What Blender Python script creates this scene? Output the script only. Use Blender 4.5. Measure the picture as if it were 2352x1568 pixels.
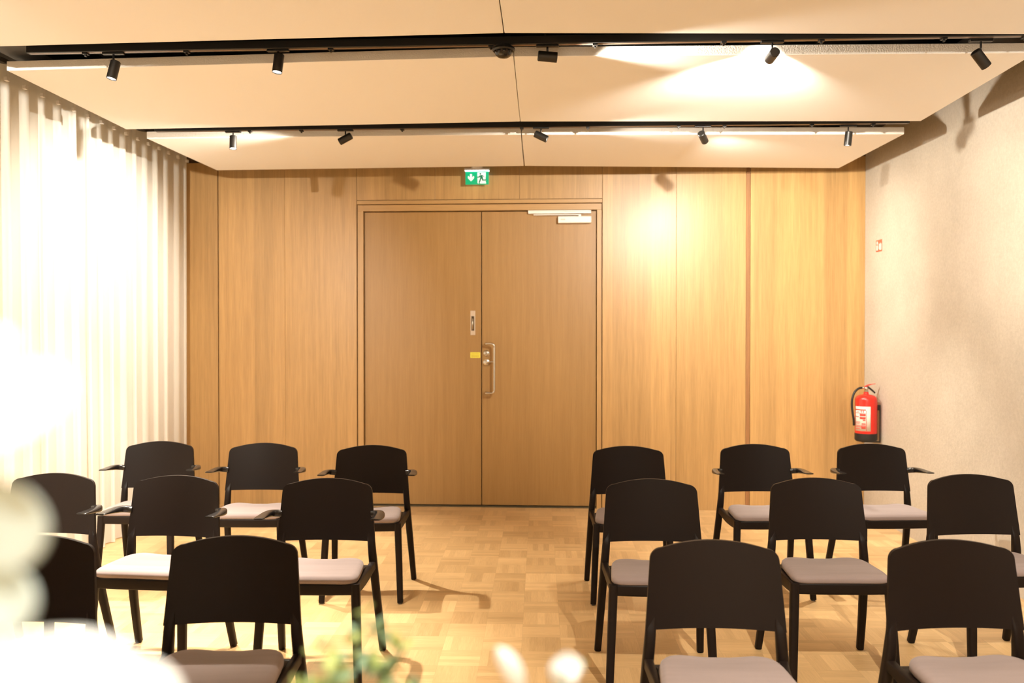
import bpy, bmesh, math, random
from mathutils import Vector, Matrix, Euler, Quaternion
PI = math.pi
random.seed(7)
for o in list(bpy.data.objects):
    bpy.data.objects.remove(o)
SC = bpy.context.scene
COL = SC.collection

# ------------------------------------------------------------------ camera
cd = bpy.data.cameras.new('camera')
cd.sensor_width = 36.0
cd.lens = 36.0 * 2000.0 / 2352.0
cd.clip_start = 0.02
cd.clip_end = 60
cam = bpy.data.objects.new('camera', cd)
COL.objects.link(cam)
YAW = math.atan(107 / 2000.0)
cam.location = (0, 0, 1.45)
cam.rotation_euler = (PI / 2 - 0.01275, 0, YAW)
cd.dof.use_dof = True
cd.dof.focus_distance = 3.9
cd.dof.aperture_fstop = cd.lens / 11.0     # 11 mm opening
cd.dof.aperture_blades = 0
SC.camera = cam

# ------------------------------------------------------------------ world, exposure
w = bpy.data.worlds.new('world')
SC.world = w
w.use_nodes = True
w.node_tree.nodes['Background'].inputs[0].default_value = (0.9, 0.75, 0.55, 1)
w.node_tree.nodes['Background'].inputs[1].default_value = 0.02
vs = SC.view_settings
vs.view_transform = 'Standard'
vs.look = 'None'
vs.exposure = 0.02
vs.gamma = 1.0
vs.use_curve_mapping = False
SC.cycles.max_bounces = 10
SC.cycles.diffuse_bounces = 6
SC.cycles.transparent_max_bounces = 12
SC.cycles.sample_clamp_indirect = 6

# ------------------------------------------------------------------ lamps of the room, and added fill
WARM = (1.0, 0.91, 0.775)
NEUT = (1.0, 0.94, 0.86)

def spot(name, loc, tgt, power, angle=70, blend=0.6, col=WARM, soft=0.02):
    l = bpy.data.lights.new(name, 'SPOT')
    l.energy = power
    l.color = col
    l.spot_size = math.radians(angle)
    l.spot_blend = blend
    l.shadow_soft_size = soft
    o = bpy.data.objects.new(name, l)
    COL.objects.link(o)
    o.location = loc
    d = Vector(tgt) - Vector(loc)
    o.rotation_euler = d.to_track_quat('-Z', 'Y').to_euler()
    return o

# heads of the two tracks in view: position of the housing, unit direction it shines in, power
HEADS = [
    # key, position,               aim point,             power, cone, blend, description
    ('A', (-2.02, 3.87, 2.632), (-2.44, 3.55, 0.40), 560, 82, 0.7),
    ('B', (-1.26, 3.87, 2.650), (-1.46, 3.58, 0.40), 450, 66, 0.7),
    ('C', (-0.05, 3.87, 2.660), (2.46, 4.15, 2.48), 200, 66, 0.7),
    ('D', (0.93, 3.87, 2.648), (0.80, 7.08, 2.42), 390, 95, 0.8),
    ('E', (1.83, 3.90, 2.628), (2.42, 4.10, 2.02), 12, 110, 0.9),
    ('F', (-2.06, 5.43, 2.640), (-1.98, 5.10, 0.40), 380, 90, 0.7),
    ('G', (-1.34, 5.43, 2.655), (-3.00, 5.60, 1.85), 400, 80, 0.7),
    ('H', (-0.11, 5.43, 2.655), (2.46, 5.40, 1.42), 230, 92, 0.8),
    ('I', (0.89, 5.45, 2.642), (1.75, 7.08, 1.75), 150, 90, 0.9),
    ('J', (1.78, 5.48, 2.630), (1.60, 5.70, 0.40), 270, 78, 0.9),
]
HEAD_LEN = 0.085
for k, p, t, pw, cone, bl in HEADS:
    d = (Vector(t) - Vector(p)).normalized()
    spot('spot_' + k, Vector(p) + d * (HEAD_LEN / 2 + 0.012), t, pw, cone, bl)
# unseen fill spots added out of frame: first rows, curtain, foliage, walls, ceiling bounce
spot('spot_fill_1', (-2.2, 1.2, 2.62), (-3.05, 3.60, 1.72), 850, 68, 0.6)
spot('spot_fill_2', (0.9, 1.2, 2.62), (1.3, 2.6, 0.4), 430, 80, 0.8)
spot('spot_fill_3', (-0.4, -0.6, 2.62), (-0.4, -3.4, 1.3), 300, 120, 0.8)
spot('spot_fill_4', (1.6, -0.6, 2.62), (1.6, -3.4, 1.3), 240, 120, 0.8)
spot('spot_fill_5', (-1.8, -0.6, 2.62), (-1.8, -3.4, 1.3), 240, 120, 0.8)
spot('spot_fill_6', (-0.6, -0.9, 2.62), (-0.25, 0.45, 1.3), 95, 40, 0.8, NEUT)
spot('spot_fill_7', (1.7, 1.2, 2.62), (2.5, 4.9, 1.5), 190, 74, 0.9)
spot('spot_fill_8', (0.2, -0.6, 2.62), (0.2, -1.3, 0.0), 700, 84, 0.8)
spot('spot_fill_9', (0.1, 0.5, 2.62), (0.1, 0.6, 0.0), 135, 72, 0.6)

# ------------------------------------------------------------------ materials
def nt(name):
    m = bpy.data.materials.new(name)
    m.use_nodes = True
    t = m.node_tree
    b = t.nodes['Principled BSDF']
    return m, t, b

def plain(name, col, rough=0.5, metal=0.0, bump=0.0, bscale=200, emit=None, estr=0.0, var=0.04):
    m, t, b = nt(name)
    b.inputs['Roughness'].default_value = rough
    b.inputs['Metallic'].default_value = metal
    tc = t.nodes.new('ShaderNodeTexCoord')
    n = t.nodes.new('ShaderNodeTexNoise')
    n.inputs['Scale'].default_value = bscale
    n.inputs['Detail'].default_value = 4
    t.links.new(tc.outputs['Object'], n.inputs['Vector'])
    hs = t.nodes.new('ShaderNodeMix')
    hs.data_type = 'RGBA'
    hs.inputs[6].default_value = (*[c * (1 - var) for c in col], 1)
    hs.inputs[7].default_value = (*[min(1, c * (1 + var)) for c in col], 1)
    t.links.new(n.outputs['Fac'], hs.inputs[0])
    t.links.new(hs.outputs[2], b.inputs['Base Color'])
    if bump:
        bp = t.nodes.new('ShaderNodeBump')
        bp.inputs['Strength'].default_value = bump
        bp.inputs['Distance'].default_value = 0.002
        t.links.new(n.outputs['Fac'], bp.inputs['Height'])
        t.links.new(bp.outputs['Normal'], b.inputs['Normal'])
    if emit:
        b.inputs['Emission Color'].default_value = (*emit, 1)
        b.inputs['Emission Strength'].default_value = estr
    return m

def math_node(t, op, a, b=None):
    n = t.nodes.new('ShaderNodeMath')
    n.operation = op
    for i, v in enumerate((a, b)):
        if v is None:
            continue
        if isinstance(v, (int, float)):
            n.inputs[i].default_value = v
        else:
            t.links.new(v, n.inputs[i])
    return n.outputs[0]

def ramp(t, fac, stops):
    r = t.nodes.new('ShaderNodeValToRGB')
    els = r.color_ramp.elements
    while len(els) < len(stops):
        els.new(0.5)
    for e, (p, c) in zip(els, stops):
        e.position = p
        e.color = (*c, 1)
    t.links.new(fac, r.inputs[0])
    return r.outputs[0]

def veneer(name, base, leaf=0.15, seed=0.0, rough=0.36, horizontal=False, leafvar=0.16, grain=1.0):
    """Oak veneer: vertical leaves of slightly different tone, fine grain and faint cathedrals."""
    m, t, b = nt(name)
    tc = t.nodes.new('ShaderNodeTexCoord')
    sp = t.nodes.new('ShaderNodeSeparateXYZ')
    t.links.new(tc.outputs['Object'], sp.inputs[0])
    X, Z = (sp.outputs['X'], sp.outputs['Z']) if not horizontal else (sp.outputs['Z'], sp.outputs['X'])
    xs = math_node(t, 'ADD', X, seed)
    leafid = math_node(t, 'FLOOR', math_node(t, 'DIVIDE', xs, leaf))
    wn = t.nodes.new('ShaderNodeTexWhiteNoise')
    wn.noise_dimensions = '1D'
    t.links.new(leafid, wn.inputs['W'])
    def noise(sx, sz, detail, off):
        cb = t.nodes.new('ShaderNodeCombineXYZ')
        t.links.new(math_node(t, 'MULTIPLY', xs, sx), cb.inputs[0])
        t.links.new(math_node(t, 'MULTIPLY', leafid, 3.7), cb.inputs[1])
        t.links.new(math_node(t, 'ADD', math_node(t, 'MULTIPLY', Z, sz), off), cb.inputs[2])
        n = t.nodes.new('ShaderNodeTexNoise')
        n.inputs['Scale'].default_value = 1
        n.inputs['Detail'].default_value = detail
        n.inputs['Roughness'].default_value = 0.6
        t.links.new(cb.outputs[0], n.inputs['Vector'])
        return n.outputs['Fac']
    fine = noise(260, 5.0, 4, seed)
    broad = noise(26, 0.9, 3, seed + 4)
    v = math_node(t, 'ADD', math_node(t, 'MULTIPLY', fine, 0.55), math_node(t, 'MULTIPLY', broad, 0.45))
    lo = [c * (1 - 0.25 * grain) * k for c, k in zip(base, (1.0, 0.96, 0.90))]
    hi = [c * (1 + 0.19 * grain) for c in base]
    col = ramp(t, v, [(0.30, lo), (0.68, hi)])
    hs = t.nodes.new('ShaderNodeHueSaturation')
    t.links.new(col, hs.inputs['Color'])
    t.links.new(math_node(t, 'ADD', math_node(t, 'MULTIPLY', wn.outputs['Value'], leafvar), 1 - leafvar / 2), hs.inputs['Value'])
    t.links.new(hs.outputs[0], b.inputs['Base Color'])
    b.inputs['Roughness'].default_value = rough
    bp = t.nodes.new('ShaderNodeBump')
    bp.inputs['Strength'].default_value = 0.05
    bp.inputs['Distance'].default_value = 0.001
    t.links.new(fine, bp.inputs['Height'])
    t.links.new(bp.outputs['Normal'], b.inputs['Normal'])
    return m

def parquet(name, base, size=0.18, strips=5, rot=0.0215):
    m, t, b = nt(name)
    tc = t.nodes.new('ShaderNodeTexCoord')
    mp = t.nodes.new('ShaderNodeMapping')
    mp.inputs['Rotation'].default_value = (0, 0, -rot)
    mp.inputs['Location'].default_value = (0.083, 0.04, 0)
    t.links.new(tc.outputs['Object'], mp.inputs['Vector'])
    sp = t.nodes.new('ShaderNodeSeparateXYZ')
    t.links.new(mp.outputs[0], sp.inputs[0])
    u = math_node(t, 'DIVIDE', sp.outputs['X'], size)
    v = math_node(t, 'DIVIDE', sp.outputs['Y'], size)
    bx, by = math_node(t, 'FLOOR', u), math_node(t, 'FLOOR', v)
    fu, fv = math_node(t, 'FRACT', u), math_node(t, 'FRACT', v)
    par = math_node(t, 'PINGPONG', math_node(t, 'ADD', bx, by), 1.0)
    def mix(a, c):
        n = t.nodes.new('ShaderNodeMix')
        n.data_type = 'FLOAT'
        t.links.new(par, n.inputs[0])
        t.links.new(a, n.inputs[2])
        t.links.new(c, n.inputs[3])
        return n.outputs[0]
    across, along = mix(fu, fv), mix(fv, fu)
    strip = math_node(t, 'FLOOR', math_node(t, 'MULTIPLY', across, strips))
    cb = t.nodes.new('ShaderNodeCombineXYZ')
    t.links.new(bx, cb.inputs[0]); t.links.new(by, cb.inputs[1])
    wb = t.nodes.new('ShaderNodeTexWhiteNoise'); wb.noise_dimensions = '3D'
    t.links.new(cb.outputs[0], wb.inputs['Vector'])
    cs = t.nodes.new('ShaderNodeCombineXYZ')
    t.links.new(bx, cs.inputs[0]); t.links.new(by, cs.inputs[1])
    t.links.new(math_node(t, 'ADD', strip, 11.3), cs.inputs[2])
    ws = t.nodes.new('ShaderNodeTexWhiteNoise'); ws.noise_dimensions = '3D'
    t.links.new(cs.outputs[0], ws.inputs['Vector'])
    cg = t.nodes.new('ShaderNodeCombineXYZ')
    t.links.new(math_node(t, 'MULTIPLY', across, 30), cg.inputs[0])
    t.links.new(math_node(t, 'MULTIPLY', along, 2.2), cg.inputs[1])
    t.links.new(math_node(t, 'ADD', math_node(t, 'MULTIPLY', bx, 7.31), math_node(t, 'MULTIPLY', by, 3.17)), cg.inputs[2])
    n = t.nodes.new('ShaderNodeTexNoise')
    n.inputs['Scale'].default_value = 1
    n.inputs['Detail'].default_value = 5
    n.inputs['Distortion'].default_value = 0.6
    t.links.new(cg.outputs[0], n.inputs['Vector'])
    tone = math_node(t, 'ADD', math_node(t, 'MULTIPLY', wb.outputs['Value'], 0.30),
                     math_node(t, 'ADD', math_node(t, 'MULTIPLY', ws.outputs['Value'], 0.24),
                               math_node(t, 'MULTIPLY', n.outputs['Fac'], 0.42)))
    lo = [c * 0.73 * k for c, k in zip(base, (1.0, 0.94, 0.86))]
    hi = [c * 1.16 for c in base]
    col = ramp(t, tone, [(0.22, lo), (0.78, hi)])
    # joints
    def edge(f, k, width):
        g = math_node(t, 'FRACT', math_node(t, 'MULTIPLY', f, k))
        d = math_node(t, 'MINIMUM', g, math_node(t, 'SUBTRACT', 1.0, g))
        return math_node(t, 'LESS_THAN', d, width)
    j = math_node(t, 'MAXIMUM', edge(fu, 1, 0.004), edge(fv, 1, 0.004))
    j2 = math_node(t, 'MULTIPLY', edge(across, strips, 0.014), 0.5)
    j = math_node(t, 'MAXIMUM', j, j2)
    mx = t.nodes.new('ShaderNodeMix'); mx.data_type = 'RGBA'
    t.links.new(math_node(t, 'MULTIPLY', j, 0.28), mx.inputs[0])
    t.links.new(col, mx.inputs[6])
    mx.inputs[7].default_value = (*[c * 0.4 for c in base], 1)
    t.links.new(mx.outputs[2], b.inputs['Base Color'])
    b.inputs['Roughness'].default_value = 0.38
    return m

OAK = (0.46, 0.278, 0.108)
M_oak = [veneer('oak_veneer_%d' % i, OAK, 0.155, 3.1 * i + 0.03) for i in range(4)]
M_oak.append(veneer('oak_veneer_striped', [c * 1.02 for c in OAK], 0.092, 17.3, leafvar=0.40))
M_door = veneer('oak_door', [c * k for c, k in zip(OAK, (0.75, 0.71, 0.60))], 0.26, 9.4, 0.42, leafvar=0.06, grain=0.62)
M_frame = veneer('oak_frame', [c * 1.0 for c in OAK], 0.5, 21.0, 0.4, leafvar=0.05, grain=0.7)
M_frameh = veneer('oak_frame_horizontal', [c * 1.0 for c in OAK], 0.5, 31.0, 0.4, horizontal=True, leafvar=0.05, grain=0.7)
M_end = veneer('oak_edge_strip', [c * k for c, k in zip(OAK, (0.62, 0.48, 0.42))], 0.5, 41.0, 0.55, grain=1.5)
M_floor = parquet('oak_parquet', (0.62, 0.42, 0.205))
M_panel = plain('ceiling_panel', (0.875, 0.865, 0.85), 0.85, bump=0.25, bscale=350, var=0.02)
M_paneledge = plain('ceiling_panel_edge', (0.78, 0.74, 0.68), 0.9, bump=0.9, bscale=160, var=0.05)
M_black = plain('black_ceiling', (0.008, 0.0075, 0.007), 0.8)
M_track = plain('black_track', (0.010, 0.009, 0.008), 0.45)
M_trackslot = plain('track_conductor', (0.25, 0.17, 0.12), 0.35, 0.6)
M_head = plain('black_spotlight', (0.014, 0.012, 0.010), 0.38)
M_lens = plain('spotlight_lens', (0.9, 0.9, 0.9), 0.3, emit=(1, 0.93, 0.82), estr=12)
M_steel = plain('brushed_steel', (0.62, 0.58, 0.52), 0.22, 1.0)
M_gun = plain('threshold_metal', (0.10, 0.085, 0.055), 0.45, 0.4)
M_gap = plain('shadowed_oak_core', (0.10, 0.05, 0.02), 0.8)
M_dark = plain('shadow_gap', (0.010, 0.007, 0.005), 0.8)
M_white = plain('white_lacquer', (0.82, 0.80, 0.77), 0.35)
M_greymark = plain('grey_print', (0.55, 0.47, 0.40), 0.5)
M_yellow = plain('yellow_sticker', (0.74, 0.68, 0.07), 0.5)
M_yellowtxt = plain('sticker_print', (0.50, 0.36, 0.03), 0.6)
M_front = plain('white_wall', (0.80, 0.77, 0.71), 0.9)
M_cream = plain('cream_wall', (0.62, 0.50, 0.36), 0.9)
M_chair = plain('black_stained_wood', (0.0105, 0.0062, 0.0045), 0.43, bump=0.03, bscale=300)
M_arm = plain('black_armrest', (0.012, 0.010, 0.009), 0.24)
M_chair.node_tree.nodes['Principled BSDF'].inputs['Specular IOR Level'].default_value = 0.17
M_glide = plain('grey_glide', (0.10, 0.095, 0.085), 0.5)
M_red = plain('red_enamel', (0.66, 0.028, 0.018), 0.22)
M_redlever = plain('red_lever', (0.72, 0.05, 0.03), 0.35)
M_rubber = plain('black_rubber', (0.012, 0.011, 0.010), 0.5)
M_label = plain('white_label', (0.74, 0.66, 0.61), 0.5)
M_labelred = plain('red_print', (0.68, 0.07, 0.05), 0.5)
M_signred = plain('sign_red', (0.80, 0.13, 0.07), 0.5)
M_green = plain('exit_green', (0.0, 0.33, 0.15), 0.3, emit=(0.0, 0.45, 0.20), estr=0.40)
M_figure = plain('exit_figure_green', (0.0, 0.20, 0.10), 0.4)
M_exitwhite = plain('exit_white', (0.85, 0.9, 0.92), 0.3, emit=(0.80, 0.93, 1.0), estr=0.22)
M_exitled = plain('exit_lamp', (0.9, 0.95, 1.0), 0.3, emit=(0.85, 0.95, 1.0), estr=4.0)
M_exithouse = plain('exit_housing', (0.62, 0.56, 0.50), 0.4)
M_petal = plain('white_petal', (0.82, 0.86, 0.86), 0.6, var=0.05, bscale=40)
M_petalg = plain('greenish_petal', (0.62, 0.75, 0.73), 0.6, var=0.08, bscale=40)
M_stem = plain('green_stem', (0.16, 0.24, 0.08), 0.5)
M_leafa = plain('yellow_green_leaf', (0.48, 0.58, 0.20), 0.5, var=0.15, bscale=60)
M_leafb = plain('blue_green_leaf', (0.28, 0.44, 0.29), 0.5, var=0.15, bscale=60)
M_ceramic = plain('white_ceramic', (0.7, 0.68, 0.64), 0.25)
M_beam = plain('dark_grey_beam', (0.035, 0.032, 0.029), 0.6)

def make_fabric():
    m, t, b = nt('mauve_seat_fabric')
    tc = t.nodes.new('ShaderNodeTexCoord')
    n = t.nodes.new('ShaderNodeTexNoise')
    n.inputs['Scale'].default_value = 600
    n.inputs['Detail'].default_value = 3
    t.links.new(tc.outputs['Object'], n.inputs['Vector'])
    mp = t.nodes.new('ShaderNodeMapping')
    mp.inputs['Scale'].default_value = (3, 26, 3)
    t.links.new(tc.outputs['Object'], mp.inputs['Vector'])
    n2 = t.nodes.new('ShaderNodeTexNoise')
    n2.inputs['Scale'].default_value = 1
    n2.inputs['Detail'].default_value = 2
    t.links.new(mp.outputs[0], n2.inputs['Vector'])
    v = math_node(t, 'ADD', math_node(t, 'MULTIPLY', n.outputs['Fac'], 0.4), math_node(t, 'MULTIPLY', n2.outputs['Fac'], 0.6))
    c = ramp(t, v, [(0.3, (0.225, 0.172, 0.160)), (0.7, (0.285, 0.220, 0.205))])
    t.links.new(c, b.inputs['Base Color'])
    b.inputs['Roughness'].default_value = 0.9
    b.inputs['Sheen Weight'].default_value = 0.15
    bp = t.nodes.new('ShaderNodeBump')
    bp.inputs['Strength'].default_value = 0.3
    bp.inputs['Distance'].default_value = 0.002
    t.links.new(n2.outputs['Fac'], bp.inputs['Height'])
    t.links.new(bp.outputs['Normal'], b.inputs['Normal'])
    return m
M_fabric = make_fabric()

def make_felt():
    m, t, b = nt('grey_felt_plaster')
    tc = t.nodes.new('ShaderNodeTexCoord')
    n = t.nodes.new('ShaderNodeTexNoise')
    n.inputs['Scale'].default_value = 55
    n.inputs['Detail'].default_value = 8
    n.inputs['Roughness'].default_value = 0.7
    t.links.new(tc.outputs['Object'], n.inputs['Vector'])
    n2 = t.nodes.new('ShaderNodeTexNoise')
    n2.inputs['Scale'].default_value = 2.2
    n2.inputs['Detail'].default_value = 5
    n2.inputs['Roughness'].default_value = 0.65
    t.links.new(tc.outputs['Object'], n2.inputs['Vector'])
    v = math_node(t, 'ADD', math_node(t, 'MULTIPLY', n.outputs['Fac'], 0.55), math_node(t, 'MULTIPLY', n2.outputs['Fac'], 0.45))
    c = ramp(t, v, [(0.30, (0.42, 0.375, 0.31)), (0.70, (0.60, 0.545, 0.465))])
    t.links.new(c, b.inputs['Base Color'])
    b.inputs['Roughness'].default_value = 0.95
    bp = t.nodes.new('ShaderNodeBump')
    bp.inputs['Strength'].default_value = 0.5
    bp.inputs['Distance'].default_value = 0.004
    t.links.new(n.outputs['Fac'], bp.inputs['Height'])
    t.links.new(bp.outputs['Normal'], b.inputs['Normal'])
    return m
M_felt = make_felt()

def make_sheer():
    m, t, b = nt('sheer_curtain_cloth')
    out = t.nodes['Material Output']
    b.inputs['Base Color'].default_value = (0.86, 0.845, 0.79, 1)
    b.inputs['Roughness'].default_value = 0.85
    tr = t.nodes.new('ShaderNodeBsdfTranslucent')
    tr.inputs[0].default_value = (0.88, 0.86, 0.79, 1)
    mx = t.nodes.new('ShaderNodeMixShader')
    mx.inputs[0].default_value = 0.42
    t.links.new(b.outputs[0], mx.inputs[1])
    t.links.new(tr.outputs[0], mx.inputs[2])
    tp = t.nodes.new('ShaderNodeBsdfTransparent')
    mx2 = t.nodes.new('ShaderNodeMixShader')
    mx2.inputs[0].default_value = 0.14
    t.links.new(mx.outputs[0], mx2.inputs[1])
    t.links.new(tp.outputs[0], mx2.inputs[2])
    t.links.new(mx2.outputs[0], out.inputs[0])
    return m
M_sheer = make_sheer()

# ------------------------------------------------------------------ mesh helpers
def link(name, bm, mat, parent=None, smooth=False, loc=None):
    bmesh.ops.recalc_face_normals(bm, faces=bm.faces[:])
    me = bpy.data.meshes.new(name)
    bm.to_mesh(me)
    bm.free()
    me.materials.append(mat)
    if smooth:
        for p in me.polygons:
            p.use_smooth = True
    o = bpy.data.objects.new(name, me)
    COL.objects.link(o)
    if parent is not None:
        o.parent = parent
    if loc is not None:
        o.location = loc
    return o

def autosmooth(o, ang=40):
    me = o.data
    for p in me.polygons:
        p.use_smooth = True
    bm = bmesh.new(); bm.from_mesh(me)
    for e in bm.edges:
        if len(e.link_faces) == 2 and e.calc_face_angle(0) > math.radians(ang):
            e.smooth = False
    bm.to_mesh(me); bm.free()
    return o

def bevel(o, w=0.002, seg=2):
    md = o.modifiers.new('bevel', 'BEVEL')
    md.width = w
    md.segments = seg
    md.limit_method = 'ANGLE'
    return o

def box(bm, lo, hi, M=None):
    vs_ = []
    for z in (lo[2], hi[2]):
        for x, y in ((lo[0], lo[1]), (hi[0], lo[1]), (hi[0], hi[1]), (lo[0], hi[1])):
            p = Vector((x, y, z))
            vs_.append(bm.verts.new(M @ p if M else p))
    for f in ((0, 3, 2, 1), (4, 5, 6, 7), (0, 1, 5, 4), (1, 2, 6, 5), (2, 3, 7, 6), (3, 0, 4, 7)):
        bm.faces.new([vs_[i] for i in f])

def newbox(name, lo, hi, mat, parent=None, bw=0.0):
    bm = bmesh.new()
    box(bm, lo, hi)
    o = link(name, bm, mat, parent)
    if bw:
        bevel(o, bw)
    return o

def prism(bm, pts, z0, z1):
    """Polygon in plan, extruded in z."""
    a = [bm.verts.new((p[0], p[1], z0)) for p in pts]
    b = [bm.verts.new((p[0], p[1], z1)) for p in pts]
    bm.faces.new(a[::-1]); bm.faces.new(b)
    n = len(pts)
    for i in range(n):
        bm.faces.new((a[i], a[(i + 1) % n], b[(i + 1) % n], b[i]))

def cyl(bm, p0, p1, r0, r1=None, n=20, cap=True):
    r1 = r0 if r1 is None else r1
    p0, p1 = Vector(p0), Vector(p1)
    q = (p1 - p0).to_track_quat('Z', 'Y')
    A, B = [], []
    for i in range(n):
        a = 2 * PI * i / n
        v = q @ Vector((math.cos(a), math.sin(a), 0))
        A.append(bm.verts.new(p0 + v * r0)); B.append(bm.verts.new(p1 + v * r1))
    for i in range(n):
        bm.faces.new((A[i], A[(i + 1) % n], B[(i + 1) % n], B[i]))
    if cap:
        bm.faces.new(A[::-1]); bm.faces.new(B)

def lathe(bm, prof, n=32, M=None):
    rings = []
    for r, z in prof:
        if r < 1e-6:
            rings.append([bm.verts.new(M @ Vector((0, 0, z)) if M else (0, 0, z))])
        else:
            ring = []
            for i in range(n):
                a = 2 * PI * i / n
                p = Vector((r * math.cos(a), r * math.sin(a), z))
                ring.append(bm.verts.new(M @ p if M else p))
            rings.append(ring)
    for a, b in zip(rings, rings[1:]):
        for i in range(n):
            j = (i + 1) % n
            if len(a) == 1 and len(b) == 1:
                continue
            if len(a) == 1:
                bm.faces.new((a[0], b[j], b[i]))
            elif len(b) == 1:
                bm.faces.new((a[i], a[j], b[0]))
            else:
                bm.faces.new((a[i], a[j], b[j], b[i]))
    for ring, rev in ((rings[0], True), (rings[-1], False)):
        if len(ring) > 1:
            bm.faces.new(ring[::-1] if rev else ring)

def smooth_path(pts, k=6):
    """Catmull-Rom through points of any dimension."""
    out = []
    P = [pts[0]] + list(pts) + [pts[-1]]
    for i in range(1, len(P) - 2):
        for s in range(k):
            t = s / k
            out.append(tuple(0.5 * ((2 * b) + (-a + c) * t + (2 * a - 5 * b + 4 * c - d) * t * t + (-a + 3 * b - 3 * c + d) * t ** 3)
                             for a, b, c, d in zip(P[i - 1], P[i], P[i + 1], P[i + 2])))
    out.append(tuple(pts[-1]))
    return out

def sweep(bm, path, up=(0, 0, 1), n=16, power=4.0):
    """path items: (x, y, z, width, height); superellipse sections, width across, height along 'up'."""
    up = Vector(up)
    rings = []
    for i, p in enumerate(path):
        a = Vector(path[max(i - 1, 0)][:3]); b = Vector(path[min(i + 1, len(path) - 1)][:3])
        d = (b - a).normalized()
        s = d.cross(up)
        if s.length < 1e-5:
            s = Vector((1, 0, 0))
        s.normalize()
        u = s.cross(d).normalized()
        ring = []
        for k in range(n):
            t = 2 * PI * (k + 0.5) / n
            c, si = math.cos(t), math.sin(t)
            cx = math.copysign(abs(c) ** (2 / power), c) * p[3] / 2
            cy = math.copysign(abs(si) ** (2 / power), si) * p[4] / 2
            ring.append(bm.verts.new(Vector(p[:3]) + s * cx + u * cy))
        rings.append(ring)
    for a, b in zip(rings, rings[1:]):
        for k in range(n):
            j = (k + 1) % n
            bm.faces.new((a[k], a[j], b[j], b[k]))
    bm.faces.new(rings[0][::-1]); bm.faces.new(rings[-1])

def tube(bm, pts, r, n=10):
    sweep(bm, [(*p[:3], 2 * (p[3] if len(p) > 3 else r), 2 * (p[3] if len(p) > 3 else r)) for p in pts], (0.13, 0.21, 0.97), n, 2.0)

def tag(o, label, cat, group=None, kind=None):
    o['label'] = label
    o['category'] = cat
    if group:
        o['group'] = group
    if kind:
        o['kind'] = kind
    return o

def thing(name, label, cat, loc=(0, 0, 0), rz=0.0, group=None):
    o = bpy.data.objects.new(name, None)
    o.empty_display_size = 0.1
    COL.objects.link(o)
    o.location = loc
    o.rotation_euler = (0, 0, rz)
    return tag(o, label, cat, group)

def struct(o, label=None):
    o['kind'] = 'structure'
    if label:
        o['label'] = label
    return o

def clone_tree(o, parent=None):
    c = o.copy()
    COL.objects.link(c)
    if parent is not None:
        c.parent = parent
    for ch in list(o.children):
        clone_tree(ch, c)
    return c

# ------------------------------------------------------------------ room shell
YW = 7.08            # face of the oak wall
XL, YF = -3.42, -3.6
struct(newbox('floor', (-3.6, YF - 0.1, -0.10), (2.95, YW + 0.15, 0.0), M_floor))
struct(newbox('ceiling', (-3.6, YF - 0.1, 2.99), (2.95, YW + 0.15, 3.09), M_black))
struct(newbox('wall_front', (-3.6, YF - 0.1, 0.0), (2.95, YF, 2.99), M_front))
struct(newbox('wall_left', (-3.6, YF, 0.0), (XL, YW, 2.99), M_cream))
# right wall, a little out of square with the oak wall
bm = bmesh.new()
prism(bm, [(2.436, YW), (2.436 + (YW - YF) * 0.030, YF), (2.95, YF), (2.95, YW)], 0.0, 2.99)
struct(link('wall_right', bm, M_felt))

# back wall: core with a door opening, clad in oak veneer sheets with open joints
D0, D1, DT = -1.655, 0.352, 2.483          # opening of the door casing
bm = bmesh.new()
box(bm, (-3.6, YW + 0.02, 0), (D0, YW + 0.15, 2.99))
box(bm, (D1, YW + 0.02, 0), (2.95, YW + 0.15, 2.99))
box(bm, (D0, YW + 0.02, DT), (D1, YW + 0.15, 2.99))
wb = struct(link('wall_back', bm, M_gap))
ZT = 2.835
sheets = [(-3.42, -2.820, 0.0, ZT, 0, 0), (-2.812, -2.2562, 0.0, ZT, 1, 0), (-2.2548, -1.6575, 0.0, ZT, 2, 0),
          (D0, -1.0082, DT + 0.034, ZT, 3, 0.002), (-1.0068, -0.3192, DT + 0.034, ZT, 0, 0.002), (-0.3178, D1, DT + 0.034, ZT, 2, 0.002),
          (D1 + 0.0025, 0.9458, 0.0, ZT, 3, 0), (0.9472, 1.500, 0.0, ZT, 1, 0), (1.536, 2.436, 0.0, ZT, 4, 0)]
for i, (x0, x1, z0, z1, mi, back) in enumerate(sheets):
    o = newbox('veneer_sheet', (x0, YW + back, z0), (x1, YW + 0.02, z1), M_oak[mi], wb, 0.0012)
newbox('edge_strip', (1.5025, YW + 0.006, 0.0), (1.5335, YW + 0.02, ZT), M_end, wb)
# casing round the double door
bm = bmesh.new()
box(bm, (D0 + 0.001, YW - 0.004, DT), (D1 - 0.001, YW + 0.06, DT + 0.030))
o = struct(link('trim_1', bm, M_frameh)); bevel(o, 0.0015)
bm = bmesh.new()
box(bm, (D0 + 0.0035, YW + 0.012, 2.428), (D1 - 0.0035, YW + 0.12, DT - 0.005))
o = struct(link('trim_2', bm, M_frameh)); bevel(o, 0.0015)
bm = bmesh.new()
box(bm, (D0 + 0.0035, YW + 0.012, 0.0), (-1.604, YW + 0.12, 2.428))
o = struct(link('trim_3', bm, M_frame)); bevel(o, 0.0015)
bm = bmesh.new()
box(bm, (0.310, YW + 0.012, 0.0), (D1 - 0.0035, YW + 0.12, 2.428))
o = struct(link('trim_4', bm, M_frame)); bevel(o, 0.0015)
bm = bmesh.new()
prof = [(YW + 0.02, 0.0), (YW + 0.02, 0.004), (YW + 0.034, 0.010), (YW + 0.11, 0.010), (YW + 0.11, 0.0)]
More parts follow.
